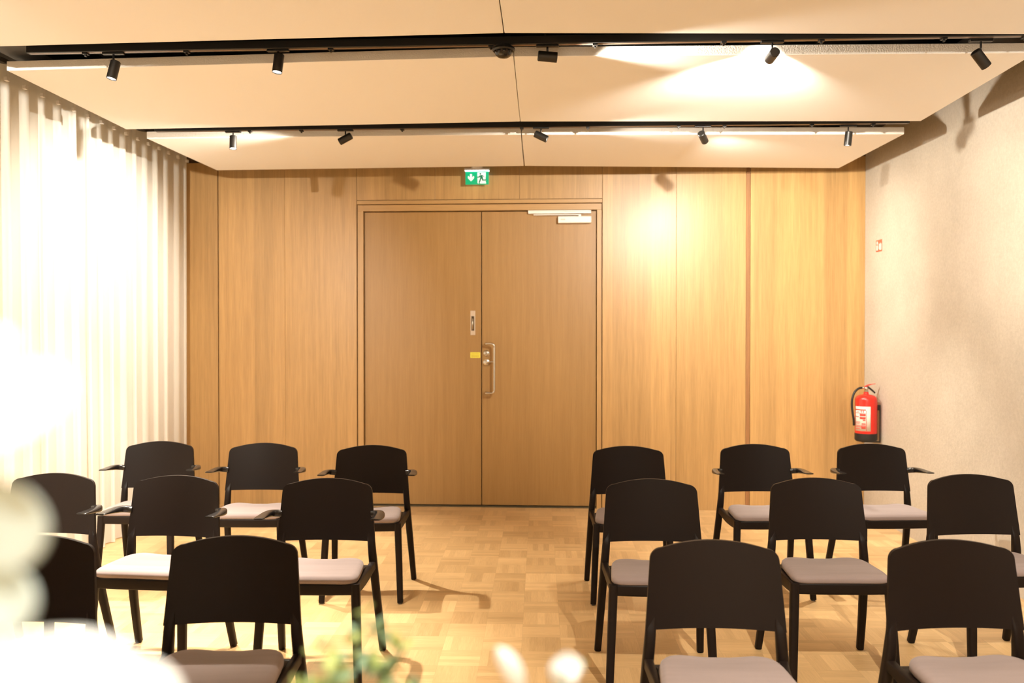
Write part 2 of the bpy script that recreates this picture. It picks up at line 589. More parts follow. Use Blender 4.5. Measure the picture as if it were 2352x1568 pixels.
va = [bm.verts.new((-1.604, y, z)) for y, z in prof]; vb = [bm.verts.new((0.310, y, z)) for y, z in prof]
bm.faces.new(va); bm.faces.new(vb[::-1])
for i in range(5):
    j = (i + 1) % 5
    bm.faces.new((va[i], vb[i], vb[j], va[j]))
struct(link('trim_5', bm, M_gun))
struct(newbox('trim_6', (-1.61, YW + 0.13, 0.0), (0.315, YW + 0.148, 2.49), M_dark))

# doors
YD = YW + 0.040
door_l = struct(newbox('door_1', (-1.598, YD, 0.016), (-0.634, YD + 0.045, 2.421), M_door, None, 0.0015))
door_r = struct(newbox('door_2', (-0.627, YD, 0.016), (0.304, YD + 0.045, 2.421), M_door, None, 0.0015))
# flush pull let into the left leaf
fp = newbox('flush_pull', (-0.7225, YD - 0.005, 1.410), (-0.6825, YD + 0.001, 1.612), plain('satin_pull', (0.62, 0.52, 0.42), 0.34, 0.9), door_l, 0.004)
bm = bmesh.new()
box(bm, (-0.7145, YD - 0.0056, 1.448), (-0.6905, YD - 0.0045, 1.566))
link('recess', bm, plain('pull_recess', (0.10, 0.075, 0.05), 0.3, 0.8), fp)
bm = bmesh.new()
cyl(bm, (-0.7025, YD - 0.009, 1.455), (-0.7025, YD - 0.009, 1.560), 0.006, n=12)
link('bar', bm, M_steel, fp, True)
st = newbox('yellow_notice', (-0.7235, YD - 0.0012, 1.224), (-0.642, YD + 0.0005, 1.270), M_yellow, door_l)
bm = bmesh.new()
for zz in (1.258, 1.246, 1.235):
    box(bm, (-0.716, YD - 0.0016, zz - 0.0022), (-0.652, YD - 0.0012, zz + 0.0022))
link('notice_print', bm, M_yellowtxt, st)
# pull bar, lock and lever of the right leaf
ph = bmesh.new()
y0 = YD - 0.070
pts = [(-0.596, YD, 1.338), (-0.596, YD - 0.045, 1.340), (-0.588, y0, 1.341), (-0.560, y0 - 0.002, 1.341), (-0.535, y0 - 0.002, 1.338), (-0.5225, y0 - 0.002, 1.322),
       (-0.521, y0 - 0.002, 1.285), (-0.521, y0 - 0.002, 0.990), (-0.5225, y0 - 0.002, 0.958), (-0.535, y0 - 0.002, 0.941), (-0.560, y0 - 0.002, 0.939), (-0.588, y0, 0.939), (-0.596, YD - 0.045, 0.940), (-0.596, YD, 0.942)]
tube(ph, smooth_path(pts, 5), 0.0095, 12)
pull = link('pull_handle', ph, M_steel, door_r, True)
bm = bmesh.new()
lathe(bm, [(0.0, 0), (0.025, 0), (0.025, 0.006), (0.021, 0.010), (0.014, 0.013), (0.0, 0.013)], 24,
      Matrix.Translation((-0.590, YD, 1.262)) @ Matrix.Rotation(PI / 2, 4, 'X'))
lk = autosmooth(link('lock_cylinder', bm, M_steel, door_r))
bm = bmesh.new()
box(bm, (-0.592, YD - 0.0142, 1.256), (-0.588, YD - 0.0128, 1.268))
link('keyhole', bm, M_dark, lk)
bm = bmesh.new()
lathe(bm, [(0.0, 0), (0.025, 0), (0.025, 0.007), (0.012, 0.011), (0.010, 0.045), (0.0, 0.045)], 24,
      Matrix.Translation((-0.592, YD, 1.189)) @ Matrix.Rotation(PI / 2, 4, 'X'))
lv = autosmooth(link('lever_handle', bm, M_steel, door_r))
bm = bmesh.new()
tube(bm, smooth_path([(-0.592, YD - 0.040, 1.189), (-0.580, YD - 0.047, 1.190), (-0.555, YD - 0.050, 1.193), (-0.523, YD - 0.051, 1.195)], 5), 0.0075, 10)
link('lever', bm, M_steel, lv, True)
# door closer
yc = YD - 0.040
dc = newbox('door_closer', (-0.006, YD - 0.055, 2.319), (0.264, YD, 2.374), M_white, door_r, 0.006)
bm = bmesh.new()
for k in range(5):
    box(bm, (0.016 + k * 0.0075, YD - 0.0558, 2.341), (0.0215 + k * 0.0075, YD - 0.0548, 2.3525))
link('maker_mark', bm, M_greymark, dc)
bm = bmesh.new()
box(bm, (-0.248, YD - 0.034, 2.398), (0.262, YD + 0.0, 2.412))
box(bm, (-0.248, YD - 0.038, 2.412), (0.262, YD + 0.0, 2.424))
rail = link('guide_rail', bm, M_white, dc); bevel(rail, 0.0015)
bm = bmesh.new()
box(bm, (-0.205, YD - 0.036, 2.384), (0.180, YD - 0.022, 2.392))
box(bm, (0.160, YD - 0.038, 2.372), (0.182, YD - 0.016, 2.392))
ca = link('closer_arm', bm, M_white, dc); bevel(ca, 0.002)

# ------------------------------------------------------------------ hung ceiling panels
ZP, TP = 2.70, 0.045
def ceiling_panel(label, pts):
    cx = sum(p[0] for p in pts) / 4; cy = sum(p[1] for p in pts) / 4
    bm = bmesh.new()
    prism(bm, [(p[0] - cx, p[1] - cy) for p in pts], 0, TP)
    o = link('ceiling_panel', bm, M_panel, None, False, (cx, cy, ZP))
    o.data.materials.append(M_paneledge)
    for p in o.data.polygons:
        if abs(p.normal.z) < 0.5:
            p.material_index = 1
    bevel(o, 0.002, 1)
    tag(o, label, 'ceiling panel', 'hung ceiling panels')
    return o
# points: far left, far right, near right, near left
ceiling_panel('pale ceiling panel at the back left, above the oak wall and end of curtain',
              [(-2.667, 6.687), (-0.266, 6.635), (-0.241, 5.574), (-2.682, 5.557)])
ceiling_panel('pale ceiling panel at the back right, above the oak wall and right wall',
              [(-0.258, 6.635), (2.157, 6.854), (2.199, 5.692), (-0.236, 5.574)])
ceiling_panel('pale ceiling panel in the middle left, between two tracks above the curtain',
              [(-2.687, 5.298), (-0.232, 5.226), (-0.207, 3.989), (-2.654, 4.072)])
ceiling_panel('pale ceiling panel in the middle right, with two blinding pools of light',
              [(-0.229, 5.226), (2.161, 5.343), (2.150, 4.060), (-0.204, 3.989)])
ceiling_panel('pale ceiling panel nearest the camera, left half above the first track',
              [(-2.560, 3.728), (-0.232, 3.673), (-0.215, 2.420), (-2.60, 2.480)])
ceiling_panel('pale ceiling panel nearest the camera, right half above the first track',
              [(-0.228, 3.673), (2.160, 3.815), (2.20, 2.560), (-0.211, 2.420)])
# the same ceiling goes on behind the camera
for i, y in enumerate((0.85, -0.75, -2.35)):
    bm = bmesh.new()
    box(bm, (-2.64, y, ZP), (2.2, y + 1.28, ZP + TP))
    struct(link('trim_%d' % (10 + i), bm, M_panel))
# dark beam over the left panel ends, and joists in the void
struct(newbox('trim_7', (-2.66, YF, 2.775), (-2.47, 5.9, 2.93), M_beam))
bm = bmesh.new()
for k in range(12):
    x = -2.2 + k * 0.38
    box(bm, (x, 3.2, 2.88), (x + 0.05, 6.9, 2.985))
struct(link('trim_8', bm, M_black))

# ------------------------------------------------------------------ tracks
def track(label, x0, x1, y, clips, ang=0.0):
    t = thing('light_track', label, 'light track', (x0, y, 2.712), ang, 'spotlight tracks')
    L = x1 - x0
    bm = bmesh.new()
    box(bm, (0, -0.018, 0.0), (L, 0.018, 0.036))
    r = link('rail', bm, M_track, t); bevel(r, 0.002, 1)
    bm = bmesh.new()
    box(bm, (0.01, -0.006, -0.0005), (L - 0.01, 0.006, 0.001))
    link('conductor_slot', bm, M_trackslot, r)
    for cx in clips:
        bm = bmesh.new()
        box(bm, (cx - x0 - 0.011, -0.013, -0.008), (cx - x0 + 0.011, 0.013, 0.002))
        box(bm, (cx - x0 - 0.004, -0.005, -0.017), (cx - x0 + 0.004, 0.005, -0.007))
        link('adapter_clip', bm, M_track, t)
    for hx in (0.4, L / 2, L - 0.4):
        bm = bmesh.new()
        cyl(bm, (hx, 0, 0.034), (hx, 0, 0.278), 0.004, n=8)
        link('hanger_rod', bm, M_track, t)
    return t
ta = track('black light track nearer the camera, with the dome on it', -2.42, 2.30, 3.87, (-2.15, -1.68, -1.02, -0.30, 0.16, 0.72, 1.14, 1.66, 2.0))
tb = track('black light track farther away, ending before the right wall', -2.56, 2.135, 5.425, (-1.95, -1.62, -0.98, -0.23, 0.18, 0.74, 1.02, 1.55, 1.92), 0.006)

HEADLBL = {
 'A': 'black spotlight shining down, nearest the curtain on the nearer track',
 'B': 'black spotlight hanging straight down, second from the curtain on the nearer track',
 'C': 'black spotlight lying level beside the black dome on the nearer track',
 'D': 'black spotlight seen from behind, before the bright pool on the ceiling panel',
 'E': 'black spotlight tilted towards the grey wall, rightmost on the nearer track',
 'F': 'small spotlight hanging straight down, leftmost on the farther track',
 'G': 'small black spotlight tilted towards the curtain on the farther track',
 'H': 'small black spotlight tilted down right, above and right of the exit sign',
 'I': 'small black spotlight tilted away right, fourth on the farther track',
 'J': 'small black spotlight hanging by the track end, rightmost on the farther track'}
for k, p, tgt, pw, cone, bl in HEADS:
    P = Vector(p)
    d = (Vector(tgt) - P).normalized()
    th = thing('track_spotlight', HEADLBL[k], 'spotlight', (p[0], p[1], 2.712), 0, 'track spotlights')
    off = P - Vector((p[0], p[1], 2.712))
    R = 0.0225
    q = d.to_track_quat('Z', 'Y')
    M = Matrix.Translation(off) @ q.to_matrix().to_4x4()
    h = HEAD_LEN / 2
    bm = bmesh.new()
    lathe(bm, [(0.0, -h), (R - 0.003, -h), (R, -h + 0.003), (R, h), (R - 0.002, h), (R - 0.003, h - 0.006), (0.0, h - 0.006)], 28, M)
    hd = autosmooth(link('housing', bm, M_head, th))
    bm = bmesh.new()
    lathe(bm, [(0.0, h - 0.0058), (R - 0.0035, h - 0.0058), (R - 0.0035, h - 0.004), (0.0, h - 0.004)], 24, M)
    link('lens', bm, M_lens, hd)
    bm = bmesh.new()
    cyl(bm, (0, 0, -0.008), (off.x * 0.4, off.y * 0.4, off.z + min(R, 0.02) * 0.9), 0.0045, n=10)
    link('stem', bm, M_head, th, True)
    bm = bmesh.new()
    box(bm, (-0.05, -0.010, -0.010), (0.05, 0.010, -0.0007))
    a = link('track_adapter', bm, M_track, th); bevel(a, 0.002, 1)

# black dome on the nearer track
dm = thing('dome_camera', 'black round dome hanging from the nearer track at the panel seam', 'dome camera', (-0.245, 3.87, 2.712))
bm = bmesh.new()
lathe(bm, [(0.0, 0.0), (0.036, 0.0), (0.036, -0.008), (0.050, -0.012), (0.0515, -0.020), (0.046, -0.026), (0.0, -0.026)][::-1], 36)
autosmooth(link('housing', bm, M_track, dm))
bm = bmesh.new()
lathe(bm, [(0.041, -0.024), (0.040, -0.033), (0.034, -0.044), (0.022, -0.052), (0.0, -0.055)], 36)
link('dome', bm, plain('smoked_dome', (0.012, 0.011, 0.010), 0.08), dm, True)
bm = bmesh.new()
for a in (-2.3, -1.7, -1.15, -0.6):
    c, s = math.cos(a), math.sin(a)
    cyl(bm, (0.040 * c, 0.040 * s, -0.033), (0.0425 * c, 0.0425 * s, -0.033), 0.006, n=10)
link('sensor_window', bm, plain('sensor_window', (0.06, 0.045, 0.035), 0.2), dm)

# ------------------------------------------------------------------ exit sign
ex = thing('exit_sign', 'green lit exit sign with arrow and running figure above the double door', 'exit sign', (-0.655, YW, 2.60))
YS = -0.085
bm = bmesh.new()
box(bm, (-0.101, YS - 0.022, 0.134), (0.101, YS + 0.022, 0.152))
hs = link('lamp_housing', bm, M_exithouse, ex); bevel(hs, 0.003)
bm = bmesh.new()
box(bm, (-0.096, YS - 0.0215, 0.1275), (0.096, YS + 0.0215, 0.134))
link('lamp_strip', bm, M_exitled, hs)
bm = bmesh.new()
lathe(bm, [(0.0, 0.0), (0.046, 0.0), (0.043, 0.018), (0.030, 0.034), (0.014, 0.042), (0.0, 0.044)], 28,
      Matrix.Translation((0.0, YS, 0.150)))
box(bm, (-0.02, YS, 0.155), (0.02, -0.001, 0.18))
link('wall_mount', bm, M_exithouse, ex, True)
bm = bmesh.new()
box(bm, (-0.094, YS - 0.004, 0.022), (0.094, YS + 0.004, 0.1285))
sgn = link('sign_plate', bm, M_green, ex)
def flat(bm, pts, yy, t=0.0012):
    a = [bm.verts.new((x, yy, z)) for x, z in pts]; b = [bm.verts.new((x, yy - t, z)) for x, z in pts]
    n = len(pts)
    bm.faces.new(a); bm.faces.new(b[::-1])
    for i in range(n):
        bm.faces.new((a[i], b[i], b[(i + 1) % n], a[(i + 1) % n]))
yy = YS - 0.0042
bm = bmesh.new()
flat(bm, [(-0.057, 0.106), (-0.041, 0.106), (-0.041, 0.080), (-0.026, 0.092), (-0.023, 0.080), (-0.024, 0.073), (-0.049, 0.047), (-0.074, 0.073), (-0.075, 0.080), (-0.072, 0.092), (-0.057, 0.080)], yy)
link('arrow', bm, M_exitwhite, sgn)
bm = bmesh.new()
flat(bm, [(0.002, 0.120), (0.070, 0.120), (0.068, 0.062), (0.074, 0.058), (0.068, 0.046), (0.074, 0.030), (0.024, 0.030), (0.019, 0.036), (0.012, 0.030), (0.004, 0.033)], yy)
link('doorway', bm, M_exitwhite, sgn)
bm = bmesh.new()
y2 = yy - 0.0014
cs = [(0.0265 + 0.0072 * math.cos(a), 0.1070 + 0.0072 * math.sin(a)) for a in [2 * PI * i / 12 for i in range(12)]]
flat(bm, cs, y2)
flat(bm, [(0.022, 0.096), (0.036, 0.098), (0.046, 0.096), (0.059, 0.084), (0.056, 0.081), (0.045, 0.089), (0.043, 0.090), (0.048, 0.076), (0.050, 0.062), (0.072, 0.062), (0.072, 0.052), (0.040, 0.052), (0.039, 0.066), (0.035, 0.068), (0.029, 0.054), (0.021, 0.033), (0.012, 0.036), (0.023, 0.067), (0.025, 0.083), (0.018, 0.077), (0.002, 0.077), (0.002, 0.084), (0.014, 0.086)], y2)
link('running_figure', bm, M_figure, sgn)

# ------------------------------------------------------------------ fire extinguisher and its sign
fx = thing('fire_extinguisher', 'red fire extinguisher with black hose on the grey wall in the corner', 'fire extinguisher', (2.337, 6.755, 0.608), 0.0)
bm = bmesh.new()
lathe(bm, [(0.0, 0.04), (0.079, 0.04), (0.080, 0.05), (0.080, 0.315), (0.077, 0.330), (0.066, 0.343), (0.045, 0.352), (0.022, 0.356), (0.018, 0.362), (0.018, 0.372), (0.0, 0.372)], 40)
autosmooth(link('tank', bm, M_red, fx), 50)
bm = bmesh.new()
lathe(bm, [(0.0, 0.0), (0.070, 0.0), (0.080, 0.010), (0.0815, 0.018), (0.0815, 0.062), (0.0, 0.062)], 40)
autosmooth(link('foot_ring', bm, M_rubber, fx), 50)
bm = bmesh.new()
lathe(bm, [(0.0, 0.370), (0.014, 0.370), (0.016, 0.380), (0.013, 0.392), (0.017, 0.398), (0.015, 0.412), (0.0, 0.412)], 20)
cyl(bm, (0.0, 0.0, 0.404), (-0.034, -0.012, 0.406), 0.009, n=12)
link('valve', bm, M_steel, fx, True)
bm = bmesh.new()
sweep(bm, smooth_path([(-0.012, 0.0, 0.412, 0.018, 0.012), (0.010, -0.002, 0.424, 0.020, 0.012), (0.038, -0.005, 0.433, 0.018, 0.006), (0.066, -0.008, 0.436, 0.014, 0.005)], 4), (0, 0, 1), 10, 3)
link('lever', bm, M_redlever, fx, True)
bm = bmesh.new()
sweep(bm, smooth_path([(0.004, 0.0, 0.416, 0.016, 0.014), (0.022, -0.003, 0.404, 0.016, 0.014), (0.046, -0.006, 0.384, 0.014, 0.013), (0.064, -0.008, 0.366, 0.012, 0.012)], 4), (0, 0, 1), 10, 3)
link('carry_handle', bm, M_rubber, fx, True)
bm = bmesh.new()
hp = [(-0.030, -0.010, 0.406), (-0.058, -0.014, 0.402), (-0.090, -0.018, 0.375), (-0.109, -0.020, 0.325), (-0.112, -0.020, 0.270), (-0.105, -0.016, 0.215), (-0.095, -0.008, 0.165), (-0.089, 0.004, 0.120)]
tube(bm, smooth_path(hp, 6), 0.0085, 10)
link('hose', bm, M_rubber, fx, True)
def curved(bm, R, a0, a1, z0, z1, n=10):
    prev = None
    for i in range(n + 1):
        a = a0 + (a1 - a0) * i / n
        p = [bm.verts.new((r * math.cos(a), r * math.sin(a), z)) for r, z in ((R, z0), (R, z1), (R - 0.0006, z1), (R - 0.0006, z0))]
        if prev:
            for k in range(4):
                bm.faces.new((prev[k], p[k], p[(k + 1) % 4], prev[(k + 1) % 4]))
        else:
            bm.faces.new(p)
        prev = p
    bm.faces.new(prev[::-1])
A0, A1 = -PI + 0.10, -PI / 2 + 0.10
bm = bmesh.new()
curved(bm, 0.0807, A0, A1, 0.082, 0.268, 16)
lb = link('printed_label', bm, M_label, fx, True)
bm = bmesh.new()
w_ = A1 - A0
curved(bm, 0.0811, A0 + 0.02 * w_, A0 + 0.72 * w_, 0.238, 0.247, 8)
for z0, f0, f1, hgt in ((0.221, .42, .48, .022), (0.221, .54, .60, .022), (0.224, .16, .34, .004), (0.215, .05, .36, .004), (0.196, .36, .71, .021), (0.186, .05, .30, .006),
                        (0.172, .36, .71, .019), (0.160, .55, .70, .010), (0.148, .10, .40, .004), (0.132, .48, .70, .009), (0.139, .08, .36, .004), (0.100, .46, .71, .026), (0.112, .06, .46, .004), (0.120, .10, .44, .004), (0.096, .05, .38, .005)):
    curved(bm, 0.0811, A0 + f0 * w_, A0 + f1 * w_, z0, z0 + hgt, 6)
curved(bm, 0.0811, A0 + 0.735 * w_, A0 + 0.765 * w_, 0.084, 0.238, 3)
link('label_print', bm, M_labelred, lb, True)
bm = bmesh.new()
XR67 = 2.436 + (YW - 6.755) * 0.030 - 2.337
box(bm, (0.070, -0.006, 0.235), (XR67 - 0.001, 0.006, 0.275))
box(bm, (XR67 - 0.007, -0.006, -0.010), (XR67 - 0.001, 0.006, 0.236))
box(bm, (-0.03, -0.012, -0.010), (XR67 - 0.006, 0.012, -0.001))
link('wall_bracket', bm, M_rubber, fx)

XR68 = 2.436 + (YW - 6.80) * 0.030
sg = thing('extinguisher_sign', 'small red and white pictogram plate high on the grey wall', 'sign', (XR68, 6.797, 2.052), 0.030)
bm = bmesh.new()
box(bm, (-0.004, -0.055, 0.0), (0.0, 0.055, 0.088))
link('plate', bm, M_signred, sg)
bm = bmesh.new()
def flatx(bm, pts, xx=-0.0041, t=0.0008):
    a = [bm.verts.new((xx, y, z)) for y, z in pts]; b = [bm.verts.new((xx - t, y, z)) for y, z in pts]
    n = len(pts)
    bm.faces.new(a); bm.faces.new(b[::-1])
    for i in range(n):
        bm.faces.new((a[i], b[i], b[(i + 1) % n], a[(i + 1) % n]))
flatx(bm, [(0.046, 0.010), (0.014, 0.010), (0.014, 0.044), (0.020, 0.050), (0.040, 0.050), (0.046, 0.044)])
flatx(bm, [(0.040, 0.055), (0.018, 0.055), (0.014, 0.066), (0.020, 0.078), (0.034, 0.080), (0.042, 0.070)])
link('extinguisher_symbol', bm, M_label, sg)
bm = bmesh.new()
flatx(bm, [(-0.002, 0.020), (-0.026, 0.008), (-0.050, 0.010), (-0.052, 0.060), (-0.040, 0.050), (-0.034, 0.066), (-0.018, 0.052), (-0.004, 0.064)])
link('flame_symbol', bm, M_label, sg)

# ------------------------------------------------------------------ sheer curtain along the left wall
ct = thing('sheer_curtain', 'white sheer floor-length curtain in soft pleats along the left wall', 'curtain', (-3.05, 0.4, 0.0))
bm = bmesh.new()
NY, NZ = 760, 16
Y0, Y1 = -2.6, 6.62
rng = random.Random(3)
ph_, amp_ = [], []
pleat = 0.165
npl = int((Y1 - Y0) / pleat) + 2
off = [rng.uniform(-0.25, 0.25) for _ in range(npl)]
am = [rng.uniform(0.65, 1.25) for _ in range(npl)]
ln = [rng.uniform(-0.012, 0.012) for _ in range(npl)]
grid = []
for j in range(NZ + 1):
    v = j / NZ
    z = 0.006 + v * 2.905
    row = []
    for i in range(NY + 1):
        y = Y0 + (Y1 - Y0) * i / NY
        s = (y - Y0) / pleat
        k = int(s); f = s - k
        def lerp(a):
            g = f * f * (3 - 2 * f)
            return a[k] * (1 - g) + a[k + 1] * g
        loose = 1.0 - 0.35 * v
        ph = 2 * PI * (s + lerp(off) * loose)
        g_ = (ph / (2 * PI)) % 1.0
        tri = g_ / 0.78 if g_ < 0.78 else (1.0 - g_) / 0.22
        tri = tri * tri * (3 - 2 * tri)
        x = 0.046 * lerp(am) * (tri - 0.5) * (0.72 + 0.28 * loose)
        x += 0.012 * math.sin(y * 1.7 + z * 0.5) * loose
        yq = y + 0.022 * math.sin(ph) * lerp(am) + lerp(ln) * (1 - v) * 2
        row.append(bm.verts.new((x, yq, z)))
    grid.append(row)
for j in range(NZ):
    for i in range(NY):
        bm.faces.new((grid[j][i], grid[j][i + 1], grid[j + 1][i + 1], grid[j + 1][i]))
cl = link('cloth', bm, M_sheer, ct, True)
bm = bmesh.new()
box(bm, (-0.020, Y0, 2.915), (0.020, Y1, 2.94))
link('curtain_rail', bm, M_beam, ct)
for i in range(int((Y1 - 3.2) / pleat)):  # white blocks stand in for light shining through the heading gaps
    y = Y1 - (i + 0.55) * pleat
    bm = bmesh.new()
    box(bm, (0.030, y - 0.012, 2.812), (0.049, y + 0.012, 2.832))
    link('heading_glint', bm, M_white, ct)

# ------------------------------------------------------------------ chairs
def mirror(path, s):
    return [(p[0] * s, *p[1:]) for p in path]

def side_y(z):
    return 0.112 + (z - 0.52) * 0.10

def back_bm():
    bm = bmesh.new()
    W0, ZB = 0.2160, 0.5215
    corner = (0.1995, 0.735)
    top = []
    # top outline: corner arc, crown, corner arc
    for i in range(9):
        a = i / 8 * PI / 2
        top.append((-0.1975 + 0.034 * (1 - math.cos(a)) - 0.0020 * (1 - i / 8), 0.737 + 0.032 * math.sin(a)))
    x0, z0 = top[-1]
    n = 22
    for i in range(1, n):
        t = i / n
        x = x0 + (-2 * x0) * t
        top.append((x, z0 + 0.0215 * (1 - (2 * t - 1) ** 2)))
    top += [(-x, z) for x, z in top[:9][::-1]]
    N = len(top) - 1
    K = 10
    T = 0.013
    F, B = [], []
    for k in range(K + 1):
        v = k / K
        rf, rb = [], []
        for i, (tx, tz) in enumerate(top):
            # spread the bottom points in proportion to the top points
            bx_ = tx / 0.1995 * W0
            x = bx_ * (1 - v) + tx * v
            z = ZB * (1 - v) + tz * v
            u = x / W0
            y = side_y(z) + 0.032 * (1 - u * u)
            rf.append(bm.verts.new((x, y - T / 2, z)))
            rb.append(bm.verts.new((x, y + T / 2, z)))
        F.append(rf); B.append(rb)
    for k in range(K):
        for i in range(N):
            bm.faces.new((F[k][i], F[k][i + 1], F[k + 1][i + 1], F[k + 1][i]))
            bm.faces.new((B[k][i], B[k + 1][i], B[k + 1][i + 1], B[k][i + 1]))
    for i in range(N):
        bm.faces.new((F[0][i], B[0][i], B[0][i + 1], F[0][i + 1]))
        bm.faces.new((F[K][i], F[K][i + 1], B[K][i + 1], B[K][i]))
    for k in range(K):
        bm.faces.new((F[k][0], F[k + 1][0], B[k + 1][0], B[k][0]))
        bm.faces.new((F[k][N], B[k][N], B[k + 1][N], F[k + 1][N]))
    return bm

def seat_bm():
    bm = bmesh.new()
    def outline(scale, n=64):
        pts = []
        for i in range(n):
            a = 2 * PI * (i + 0.5) / n
            c, s = math.cos(a), math.sin(a)
            ux = math.copysign(abs(c) ** 0.24, c); uy = math.copysign(abs(s) ** 0.24, s)
            m_ = max(abs(ux), abs(uy))
            hw = 0.1915 - 0.009 * uy
            # rounder corners at the rear
            if uy > 0:
                e = 0.46
                ux = math.copysign(abs(c) ** e, c); uy = math.copysign(abs(s) ** e, s)
            pts.append((ux * hw * scale, -0.052 + uy * 0.154 * scale))
        return pts
    rings = []
    def add(scale, zf):
        ring = []
        for x, y in outline(scale):
            ring.append(bm.verts.new((x, y, zf(x, y))))
        rings.append(ring)
    def topz(x, y):
        r = min(1, max(0, (y + 0.05) / 0.15))
        fr = min(1, max(0, (-0.05 - y) / 0.15))
        z = 0.4585 - 0.013 * r * r * math.cos(min(1, abs(x) / 0.15) * PI / 2) ** 2
        z -= 0.006 * fr * fr
        return z
    add(0.97, lambda x, y: 0.421)
    add(1.0, lambda x, y: 0.428)
    add(1.0, lambda x, y: 0.440)
    add(0.985, lambda x, y: topz(x, y) - 0.009)
    add(0.95, lambda x, y: topz(x, y) - 0.003)
    add(0.89, lambda x, y: topz(x, y))
    for sc in (0.75, 0.55, 0.35, 0.15):
        add(sc, lambda x, y: topz(x, y) - 0.0015 * (1 - sc))
    n = len(rings[0])
    for a, b in zip(rings, rings[1:]):
        for i in range(n):
            bm.faces.new((a[i], a[(i + 1) % n], b[(i + 1) % n], b[i]))
    bm.faces.new(rings[0][::-1]); bm.faces.new(rings[-1])
    return bm

def frame_bm():
    bm = bmesh.new()
    sweep(bm, smooth_path([(-0.19, -0.188, 0.400, 0.022, 0.045), (-0.08, -0.196, 0.400, 0.022, 0.045), (0.08, -0.196, 0.400, 0.022, 0.045), (0.19, -0.188, 0.400, 0.022, 0.045)], 4), (0, 0, 1), 16, 7)
    for s in (-1, 1):
        sweep(bm, smooth_path(mirror([(0.190, -0.190, 0.400, 0.024, 0.045), (0.192, -0.10, 0.397, 0.024, 0.050), (0.196, 0.0, 0.399, 0.024, 0.046), (0.203, 0.075, 0.412, 0.026, 0.036), (0.207, 0.118, 0.420, 0.028, 0.036)], s), 4), (0, 0, 1), 16, 7)
    sweep(bm, [(-0.20, 0.085, 0.405, 0.022, 0.034), (0.20, 0.085, 0.405, 0.022, 0.034)], (0, 0, 1), 16, 7)
    # seat board under the pad
    box(bm, (-0.185, -0.185, 0.410), (0.185, 0.09, 0.4215))
    return bm

def rear_leg_bm(s):
    bm = bmesh.new()
    p = [(0.1900, side_y(0.60) + 0.011, 0.60, 0.024, 0.012), (0.1965, side_y(0.545) + 0.007, 0.545, 0.030, 0.016), (0.1995, side_y(0.515) + 0.005, 0.515, 0.0335, 0.024), (0.2025, 0.117, 0.475, 0.035, 0.032), (0.2070, 0.121, 0.42, 0.036, 0.036), (0.2130, 0.140, 0.32, 0.036, 0.035),
         (0.2215, 0.178, 0.17, 0.034, 0.034), (0.2300, 0.2245, 0.006, 0.031, 0.031)]
    sweep(bm, smooth_path(mirror(p, s), 5), (0, 1, 0.1), 16, 3.2)
    return bm

def front_leg_bm(s):
    bm = bmesh.new()
    p = [(0.1915, -0.187, 0.421, 0.036, 0.036), (0.1945, -0.193, 0.33, 0.036, 0.036), (0.202, -0.210, 0.17, 0.034, 0.034), (0.209, -0.227, 0.006, 0.031, 0.031)]
    sweep(bm, smooth_path(mirror(p, s), 5), (0, 1, 0.1), 16, 3.6)
    return bm

def arm_bm(s):
    bm = bmesh.new()
    p = [(0.200, 0.122, 0.640, 0.028, 0.030), (0.222, 0.116, 0.643, 0.030, 0.031), (0.241, 0.096, 0.646, 0.034, 0.030), (0.249, 0.060, 0.648, 0.039, 0.026),
         (0.251, 0.010, 0.650, 0.043, 0.017), (0.249, -0.045, 0.653, 0.046, 0.009), (0.248, -0.058, 0.6535, 0.040, 0.006)]
    sweep(bm, smooth_path(mirror(p, s), 5), (0, 0, 1), 18, 3.0)
    return bm

def make_chair(name, arms):
    t = thing(name, 'x', 'chair')
    autosmooth(link('backrest', back_bm(), M_chair, t), 50)
    autosmooth(link('seat_pad', seat_bm(), M_fabric, t), 60)
    autosmooth(link('seat_frame', frame_bm(), M_chair, t), 45)
    for s in (-1, 1):
        for fn, gx, gy in ((front_leg_bm, 0.209, -0.227), (rear_leg_bm, 0.230, 0.2245)):
            lg = autosmooth(link('leg', fn(s), M_chair, t), 50)
            bm = bmesh.new()
            cyl(bm, (gx * s, gy, 0.0), (gx * s, gy, 0.0065), 0.0105, n=14)
            link('glide', bm, M_glide, lg)
        if arms:
            autosmooth(link('armrest', arm_bm(s), M_arm, t), 50)
    return t

